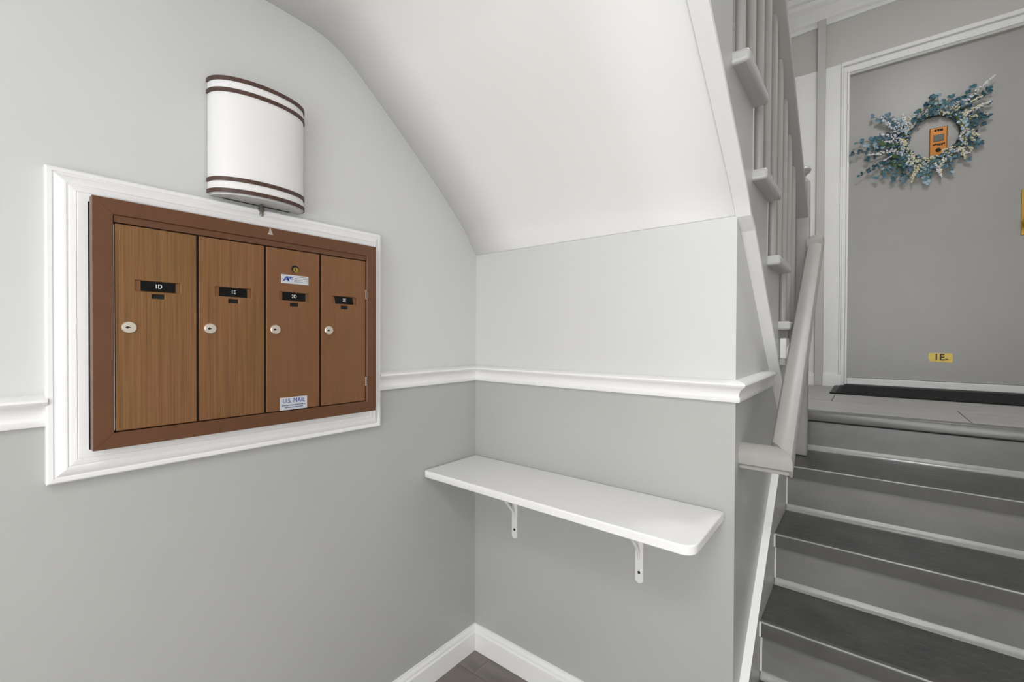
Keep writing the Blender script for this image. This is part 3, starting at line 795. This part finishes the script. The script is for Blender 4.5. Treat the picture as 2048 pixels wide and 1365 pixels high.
# ------------------------------------------------------------------ shelf
sh = tag(empty('wall_shelf'), 'white painted shelf board on two white metal brackets', 'shelf')
SHZ = 0.7255; ST = 0.0225
b = MB()
r_c = 0.030
out = [(0.003, -0.002), (0.003, -0.246)]
out += [(0.008, -0.252)]
out += [(0.868 - r_c + r_c * math.sin(t), -0.258 + r_c - r_c * math.cos(t)) for t in [k * math.pi / 2 / 10 for k in range(11)]]
out += [(0.868, -0.002)]
nn = len(out)
b.add([(p, q, SHZ - ST) for p, q in out] + [(p, q, SHZ) for p, q in out], [tuple(range(nn - 1, -1, -1)), tuple(range(nn, 2 * nn))] + [(j, (j + 1) % nn, nn + (j + 1) % nn, nn + j) for j in range(nn)])
b.build('shelf_board', white, sh, bevel=0.003, seg=3)
for bx_ in (0.190, 0.643):
    br = MB()
    # vertical leg with rounded foot, slight U section
    hw = 0.0115
    foot = [(-hw, SHZ - ST), (-hw, 0.478 - 0.004)] + [(hw * -math.cos(t), 0.474 - 0.009 * math.sin(t)) for t in [k * math.pi / 8 for k in range(1, 8)]] + [(hw, 0.474), (hw, SHZ - ST)]
    nn = len(foot)
    br.add([(bx_ + p, -0.0035, q) for p, q in foot] + [(bx_ + p, -0.0005, q) for p, q in foot], [tuple(range(nn)), tuple(range(2 * nn - 1, nn - 1, -1))] + [(j, (j + 1) % nn, nn + (j + 1) % nn, nn + j) for j in range(nn)])
    bo = br.build('shelf_bracket', white, sh)
    MB().box(bx_ - hw, bx_ + hw, -0.205, -0.003, SHZ - ST - 0.003, SHZ - ST).build('bracket_arm', white, bo, bevel=0.001)
    MB().tube([(bx_, -0.150, SHZ - ST - 0.002), (bx_, -0.120, SHZ - ST - 0.018), (bx_, -0.010, 0.560), (bx_, -0.003, 0.535)], [0.0036, 0.0042, 0.0042, 0.0032], 8).build('brace', white, bo, smooth=True)
    MB().lathe([(0.0042, 0), (0.0036, -0.0016), (0.0, -0.0018)], (bx_, -0.0035, 0.4955), 'y', 14).build('screw', dark_line, bo, smooth=True)

# ------------------------------------------------------------------ landing things
pc = tag(empty('pipe_cover'), 'tall narrow grey boxed pipe cover left of the flat door', 'pipe cover')
MB().box(0.876, 0.921, YD - 0.036, YD - 0.0125, L, 3.245).build('cover_board', landing_wall, pc, bevel=0.002)
for xx in (0.868, 0.918):
    MB().box(xx - 0.0012, xx + 0.0012, YD - 0.0555, YD - 0.013, L, 3.25).build('edge_gap', dark_line, pc) if False else None

dmx = tag(empty('doormat'), 'black ribbed rubber doormat before the grey door', 'doormat')
MB().box(1.012, 1.90, 1.875, 2.33, L, L + 0.011).build('mat_field', mat_black, dmx, bevel=0.003)
b = MB(); b.box(0.985, 1.012, 1.85, 2.335, L, L + 0.007); b.box(1.012, 1.915, 1.85, 1.875, L, L + 0.007); b.box(1.012, 1.915, 2.33, 2.335, L, L + 0.007); b.box(1.90, 1.915, 1.875, 2.33, L, L + 0.007)
b.build('mat_border', black, dmx)
b = MB()
for k in range(14):
    yy = 1.89 + k * 0.0315
    b.box(1.03, 1.885, yy, yy + 0.014, L + 0.010, L + 0.0135)
b.build('mat_rib', mat_black, dmx)

# number plaque
npq = tag(empty('number_plaque'), 'small yellow apartment number plaque low on the grey door', 'number sign')
yel = mat('yellow_card', (246, 214, 104), 0.5, noise=((60, 60, 60), 0.1))
b = MB(); YP = YD + 0.012
b.add([(1.434, YP - 0.001, 1.083), (1.432, YP - 0.001, 1.060), (1.436, YP - 0.001, 1.037), (1.440, YP - 0.001, 1.034), (1.531, YP - 0.001, 1.030), (1.535, YP - 0.001, 1.034), (1.536, YP - 0.001, 1.060), (1.532, YP - 0.001, 1.083),
       (1.434, YP, 1.083), (1.432, YP, 1.060), (1.436, YP, 1.037), (1.440, YP, 1.034), (1.531, YP, 1.030), (1.535, YP, 1.034), (1.536, YP, 1.060), (1.532, YP, 1.083)],
      [tuple(range(8)), tuple(range(15, 7, -1))] + [(j, (j + 1) % 8, 8 + (j + 1) % 8, 8 + j) for j in range(8)])
b.build('plaque_card', yel, npq)
brown_ink = mat('brown_ink', (62, 34, 22), 0.5)
text('number_print', '1E', 0.052, (1.478, YP - 0.0014, 1.058), (1, 0, 0), (0, 0, 1), brown_ink, npq, 0.0002, bold=0.0012, sx=0.92)
MB().add([(1.501, YP - 0.0018, 1.045), (1.513, YP - 0.0018, 1.046), (1.518, YP - 0.0018, 1.051), (1.508, YP - 0.0018, 1.052), (1.501, YP - 0.0018, 1.049),
          (1.501, YP - 0.0008, 1.045), (1.513, YP - 0.0008, 1.046), (1.518, YP - 0.0008, 1.051), (1.508, YP - 0.0008, 1.052), (1.501, YP - 0.0008, 1.049)],
         [(0, 1, 2, 3, 4), (9, 8, 7, 6, 5)] + [(j, (j + 1) % 5, 5 + (j + 1) % 5, 5 + j) for j in range(5)]).build('ink_dash', mat('olive_ink', (66, 66, 24), 0.5), npq)

# door viewer with knocker
kn = tag(empty('door_viewer'), 'copper coloured door viewer plate inside the wreath', 'door viewer')
cop = mat('copper_plate', (178, 112, 40), 0.35, 0.4)
KX0, KX1, KZ0, KZ1 = 1.424, 1.500, 2.235, 2.400
MB().box(KX0, KX1, YP - 0.010, YP, KZ0, KZ1).build('viewer_plate', cop, kn, bevel=0.004)
MB().box(KX0 + 0.016, KX1 - 0.014, YP - 0.0125, YP - 0.0095, KZ0 + 0.083, KZ0 + 0.122).build('nameplate_window', mat('grey_card', (92, 92, 84), 0.3), kn, bevel=0.001)
b = MB()
for xx, ww in ((0.020, 0.010), (0.034, 0.008), (0.045, 0.012)):
    b.box(KX0 + xx, KX0 + xx + ww, YP - 0.0115, YP - 0.0095, KZ1 - 0.024, KZ1 - 0.012)
b.box(KX0 + 0.020, KX0 + 0.057, YP - 0.0113, YP - 0.0095, KZ1 - 0.014, KZ1 - 0.011)
b.build('top_ornament', dark_line, kn)
b = MB()
for k in range(6):
    zz = KZ0 + 0.060 + 0.004 * math.sin(k * 1.4)
    b.box(KX0 + 0.014 + 0.009 * k, KX0 + 0.021 + 0.009 * k, YP - 0.0115, YP - 0.0095, zz, zz + 0.008)
b.box(KX0 + 0.014, KX1 - 0.012, YP - 0.0113, YP - 0.0095, KZ0 + 0.066, KZ0 + 0.069)
b.build('lower_ornament', dark_line, kn)
MB().lathe([(0.012, 0), (0.012, -0.002), (0.009, -0.003), (0.0, -0.0025)], (KX0 + 0.038, YP - 0.0095, KZ0 + 0.032), 'y', 20).build('peephole', dark_line, kn, smooth=True)

# small wall control on the stair wall
wc = tag(empty('wall_control'), 'small white box with a round knob on the stair wall behind the handrail', 'wall control')
MB().box(XT + 0.0005, XT + 0.020, 0.484, 0.550, 1.100, 1.168).build('control_box', white, wc, bevel=0.003)
MB().lathe([(0.026, 0), (0.026, 0.005), (0.022, 0.008), (0.011, 0.009), (0.010, 0.015), (0.011, 0.018), (0.0, 0.019)], (XT + 0.019, 0.517, 1.124), 'x', 20).build('control_knob', white, wc, smooth=True)
b = MB(); yz_prism(b, [(0.486, 1.0995), (0.486, 1.080), (0.504, 1.070), (0.545, 1.080), (0.545, 1.0995)], XT + 0.0005, XT + 0.016)
b.build('mount_block', stair_grey, wc)

lb = tag(empty('added_ceiling_panel'), 'added flat white rectangular ceiling light panel, unseen behind the camera', 'ceiling lamp')  # added housing for the lobby fill light
b = MB(); b.box(0.90, 1.72, -2.25, -2.23, 2.452, 2.47); b.box(0.90, 1.72, -1.67, -1.65, 2.452, 2.47); b.box(0.90, 0.92, -2.23, -1.67, 2.452, 2.47); b.box(1.70, 1.72, -2.23, -1.67, 2.452, 2.47)
b.build('panel_frame', white, lb)
MB().box(0.92, 1.70, -2.23, -1.67, 2.460, 2.4695).build('panel_diffuser', near_white, lb)

# added ceiling lamp of the stairwell, unseen, to carry the added stair light
cl = tag(empty('added_ceiling_lamp'), 'added round white glass ceiling lamp, unseen high in the stairwell', 'ceiling lamp')
MB().lathe([(0.17, 0.0), (0.17, -0.025), (0.155, -0.03)], (1.45, 0.70, ZC), 'z', 28).build('lamp_base', steel, cl, smooth=True)
em = bpy.data.materials.new('added_lamp_glow'); em.use_nodes = True
em.node_tree.nodes['Principled BSDF'].inputs['Emission Color'].default_value = (1, 0.96, 0.9, 1)
em.node_tree.nodes['Principled BSDF'].inputs['Emission Strength'].default_value = 3.0  # glow of the added stairwell lamp
MB().lathe([(0.155, -0.025), (0.150, -0.050), (0.120, -0.075), (0.06, -0.088), (0.0, -0.092)], (1.45, 0.70, ZC), 'z', 28).build('lamp_shade', em, cl, smooth=True)

# ------------------------------------------------------------------ wreath
wr = tag(empty('door_wreath'), 'round wreath of blue eucalyptus leaves and white blossoms on the grey door', 'wreath')
WC = Vector((1.437, YP, 2.347)); WR = 0.122
stem_m = mat('green_stem', (96, 108, 44), 0.6)
leaf_ms = [mat('leaf_teal', (84, 126, 138), 0.55), mat('leaf_slate_blue', (108, 136, 154), 0.55), mat('leaf_deep_teal', (52, 92, 108), 0.55), mat('leaf_pale_blue', (166, 190, 200), 0.55), mat('leaf_green', (78, 108, 62), 0.55)]
bloss_ms = [mat('blossom_cream', (232, 226, 196), 0.6), mat('blossom_white', (238, 236, 240), 0.6)]
navy_m = mat('navy_buds', (34, 50, 84), 0.6)


def wp(x, z, d): return Vector((WC.x + x, WC.y - d, WC.z + z))


def ring_path(a0, a1, n, r0, dz):
    return [wp(r0 * math.cos(a0 + (a1 - a0) * k / n), 1.06 * r0 * math.sin(a0 + (a1 - a0) * k / n), dz) for k in range(n + 1)]


b = MB()
for q in range(5):
    ph = q * 1.3; pts = []
    for k in range(49):
        t = 2 * math.pi * k / 48
        rr = WR + 0.011 * math.cos(5 * t + ph)
        pts.append(wp(rr * math.cos(t), 1.06 * rr * math.sin(t), 0.016 + 0.009 * math.sin(5 * t + ph)))
    b.tube(pts, 0.0028, 5, caps=False)
b.build('twig_ring', mat('dark_green_twig', (62, 70, 54), 0.7), wr)


LEAFMESH = {}


def leaf_part(m, parent, base, d, nrm, ln, wd):
    """one leaf as an object of its own; alike leaves share one cupped mesh"""
    if m.name not in LEAFMESH:
        me = bpy.data.meshes.new('leaf')
        me.from_pydata([(0, 0, 0), (.5, .35, .12), (.42, .75, .1), (0, 1, .02), (-.42, .75, .1), (-.5, .35, .12), (0, .5, -.08)], [], [(0, 1, 6), (1, 2, 6), (2, 3, 6), (3, 4, 6), (4, 5, 6), (5, 0, 6)])
        me.materials.append(m); LEAFMESH[m.name] = me
    d = d.normalized(); s = d.cross(nrm).normalized(); u = s.cross(d)
    o = bpy.data.objects.new('leaf', LEAFMESH[m.name]); COL.objects.link(o); o.parent = parent
    mm = Matrix((s * wd, d * ln, u * wd)).transposed().to_4x4(); mm.translation = base
    o.matrix_local = mm
    return o


def leaf(bm_, base, d, nrm, ln, wd):
    d = d.normalized(); s = d.cross(nrm).normalized(); u = s.cross(d)
    P = [base, base + d * ln * .35 + s * wd * .5 + u * wd * .12, base + d * ln * .75 + s * wd * .42 + u * wd * .1, base + d * ln, base + d * ln * .75 - s * wd * .42 + u * wd * .1, base + d * ln * .35 - s * wd * .5 + u * wd * .12,
         base + d * ln * .5 - u * wd * .08]
    bm_.add(P, [(0, 1, 6), (1, 2, 6), (2, 3, 6), (3, 4, 6), (4, 5, 6), (5, 0, 6)])


def rv(): return Vector((random.uniform(-1, 1), random.uniform(-1, 1), random.uniform(-1, 1)))


def path_of(a, off, ln, d0, curve, tilt):
    """sprig rooted on the ring at angle a, leaving at angle off from the radial direction"""
    p = wp(WR * math.cos(a), 1.06 * WR * math.sin(a), d0); th = a + off
    pts = [p.copy()]
    nseg = 6
    for k in range(nseg):
        th += curve / nseg
        p = p + Vector((math.cos(th), -tilt, math.sin(th))) * (ln / nseg)
        p.y = min(p.y, YP - 0.004)
        pts.append(p.copy())
    return pts


def euc(a, off, ln, d0=0.018, curve=0.0, tilt=0.1, m=None, size=0.030, single=True):
    m = m or random.choice(leaf_ms[:4] + leaf_ms[:3])
    pts = path_of(a, off, ln, d0, curve, tilt)
    s = MB().tube(pts, [0.0020] * 4 + [0.0013] * 3, 5).build('eucalyptus_sprig', stem_m, wr)
    b = MB()
    nl = max(2, int(ln / 0.026))
    for k in range(nl):
        t = 0.25 + 0.72 * k / (nl - 1) + random.uniform(-.05, .03); f = t * 6; i = min(int(f), 5)
        p = pts[i].lerp(pts[i + 1], f - i); tg = (pts[i + 1] - pts[i]).normalized()
        for sg in (-1, 1):
            if random.random() < .12: continue
            sd = tg.cross(Vector((0, 1, 0))).normalized() * sg
            dd = sd * random.uniform(.5, 1.1) + tg * random.uniform(-.1, .9) + Vector((0, -random.uniform(-.1, .9), 0))
            sz = size * random.uniform(.65, 1.15) * (1.08 - .3 * t)
            args = (p, dd, Vector((random.uniform(-.9, .9), -1, random.uniform(-.9, .9))), sz, sz * random.uniform(.7, .95))
            if single: leaf_part(m, s, *args)
            else: leaf(b, *args)
    tg = (pts[-1] - pts[-2])
    args = (pts[-1], tg + rv() * .3 * tg.length, Vector((0, -1, .3)), size * .8, size * .6)
    if single: leaf_part(m, s, *args)
    else:
        leaf(b, *args); b.build('leaf_cluster', m, s, fix=False)['kind'] = 'stuff'


ICO = None


def blob(bm_, c, r):
    """small six-point bud"""
    e = [Vector((1, 0, 0)), Vector((0, 1, 0)), Vector((0, 0, 1))]
    a = rv().normalized(); q = Matrix.Rotation(random.uniform(0, 3), 3, a)
    V_ = [c + q @ (e[0] * r), c - q @ (e[0] * r), c + q @ (e[1] * r), c - q @ (e[1] * r), c + q @ (e[2] * r), c - q @ (e[2] * r)]
    bm_.add(V_, [(0, 2, 4), (2, 1, 4), (1, 3, 4), (3, 0, 4), (2, 0, 5), (1, 2, 5), (3, 1, 5), (0, 3, 5)])


def flower(a, off, ln, d0=0.026, curve=0.0, tilt=0.15, m=None, r=0.0060, spread=0.010, name='blossom_sprig'):
    pts = path_of(a, off, ln, d0, curve, tilt)
    s = MB().tube(pts, 0.0014, 5).build(name, stem_m, wr)
    b = MB()
    nb = int(ln / 0.0036)
    for k in range(nb):
        t = 0.22 + 0.78 * k / (nb - 1); f = t * 6; i = min(int(f), 5)
        p = pts[i].lerp(pts[i + 1], f - i)
        w_ = spread * (1.15 - 0.8 * max(0, (t - .4) / .6))
        blob(b, p + rv() * w_ * 0.85 + Vector((0, -w_ * .3, 0)), r * random.uniform(.7, 1.15))
    b.build('blossoms', m or random.choice(bloss_ms), s, fix=False)['kind'] = 'stuff'


D = math.radians
# body of the wreath: short sprigs leaning both ways along the ring
for k in range(56):
    a = 2 * math.pi * k / 56 + random.uniform(-.07, .07)
    euc(a, random.uniform(D(20), D(100)) * random.choice((1, -1)), random.uniform(.06, .105), random.uniform(.014, .040), random.uniform(-.6, .6), .14, size=0.028, single=False)
for k in range(30):
    a = 2 * math.pi * k / 30 + random.uniform(-.09, .09)
    flower(a, random.uniform(D(30), D(110)) * random.choice((1, -1)), random.uniform(.05, .085), random.uniform(.022, .032), random.uniform(-.5, .5), .10)
for k in range(12):
    a = random.uniform(0, 6.28)
    flower(a, random.uniform(-1.5, 1.5), .06, .026, 0, .08, m=navy_m, r=.0045, spread=.007, name='navy_bud_sprig')
# inner lining of the ring
for k in range(30):
    a = 2 * math.pi * k / 30 + random.uniform(-.07, .07)
    sg = random.choice((1, -1))
    if k % 2: euc(a, sg * random.uniform(D(95), D(118)), random.uniform(.04, .06), .026, -sg * .5, .15, size=0.021, single=False)
    else: flower(a, sg * random.uniform(D(95), D(112)), random.uniform(.045, .06), .030, -sg * .5, .1)
# long sprays fanning out on the left
for ang_, ln in ((122, .17), (136, .22), (150, .17), (156, .25), (168, .15), (178, .20), (186, .26), (195, .21), (204, .25), (214, .19), (226, .20), (240, .17), (250, .17)):
    a0 = D(ang_ * .55 + 190 * .45 + random.uniform(-8, 8))
    euc(a0, D(ang_) - a0, ln * random.uniform(.82, .98), .02, random.uniform(-.5, .5), .10, size=random.uniform(.027, .036))
for ang_, ln in ((128, .13), (143, .20), (158, .14), (196, .20), (207, .13), (172, .12), (118, .12)):
    a0 = D(ang_ * .55 + 190 * .45)
    flower(a0, D(ang_) - a0, ln * .9, .03, random.uniform(-.4, .4), .10, r=.0060, spread=.011)
for ang_ in (188, 150, 208, 166):
    a0 = D(ang_ * .5 + 95)
    flower(a0, D(ang_) - a0, .10, .03, 0, .1, m=navy_m, r=.0050, spread=.009, name='navy_bud_sprig')
for ang_, ln in ((170, .10), (216, .09), (232, .08), (75, .06)):
    a0 = D(ang_ * .5 + 95)
    euc(a0, D(ang_) - a0, ln, .03, 0, .1, m=leaf_ms[4], size=.034)
# upper right spray, right and lower edges
for a0, ang_, ln in ((60, 42, .15), (50, 24, .17), (72, 40, .13), (40, 8, .13), (26, -12, .11), (84, 25, .14), (96, 35, .11), (100, 75, .09)):
    euc(D(a0), D(ang_ - a0), ln, .022, random.uniform(-.3, .3), .08, size=random.uniform(.025, .032))
for a0, ang_, ln in ((54, 42, .23), (45, 12, .14), (30, 0, .11), (62, 20, .15), (35, 22, .14), (85, 20, .12), (75, 10, .11)):
    flower(D(a0), D(ang_ - a0), ln, .03, 0, .06, r=.0058, spread=.009)
for a0, ang_, ln in ((-20, -14, .09), (-40, -70, .10), (-60, -85, .11), (-80, -100, .12), (-95, -112, .13), (-110, -130, .14), (-128, -122, .14), (-75, -58, .10), (-145, -142, .13), (0, 20, .09), (-12, -50, .09), (12, -5, .08)):
    euc(D(a0), D(ang_ - a0), ln, .022, random.uniform(-.5, .5), .08, size=random.uniform(.025, .031))
for a0, ang_, ln in ((-30, -75, .10), (-50, -30, .08), (-70, -95, .11), (-90, -72, .12), (-100, -128, .12), (-118, -104, .14), (-15, -65, .10), (5, -45, .09), (-60, -110, .10)):
    flower(D(a0), D(ang_ - a0), ln, .034, 0, .08, r=.0060, spread=.011)

# ------------------------------------------------------------------ put every thing's Empty at the base of its parts
bpy.context.view_layer.update()
for root in [o for o in COL.objects if o.type == 'EMPTY' and o.parent is None]:
    pts_ = [c.matrix_world @ Vector(q) for c in root.children_recursive if c.type == 'MESH' for q in c.bound_box]
    if not pts_: continue
    lo = Vector([min(p[i] for p in pts_) for i in range(3)]); hi = Vector([max(p[i] for p in pts_) for i in range(3)])
    base = Vector(((lo.x + hi.x) / 2, (lo.y + hi.y) / 2, lo.z))
    for c in root.children: c.location = c.location - base
    root.location = base
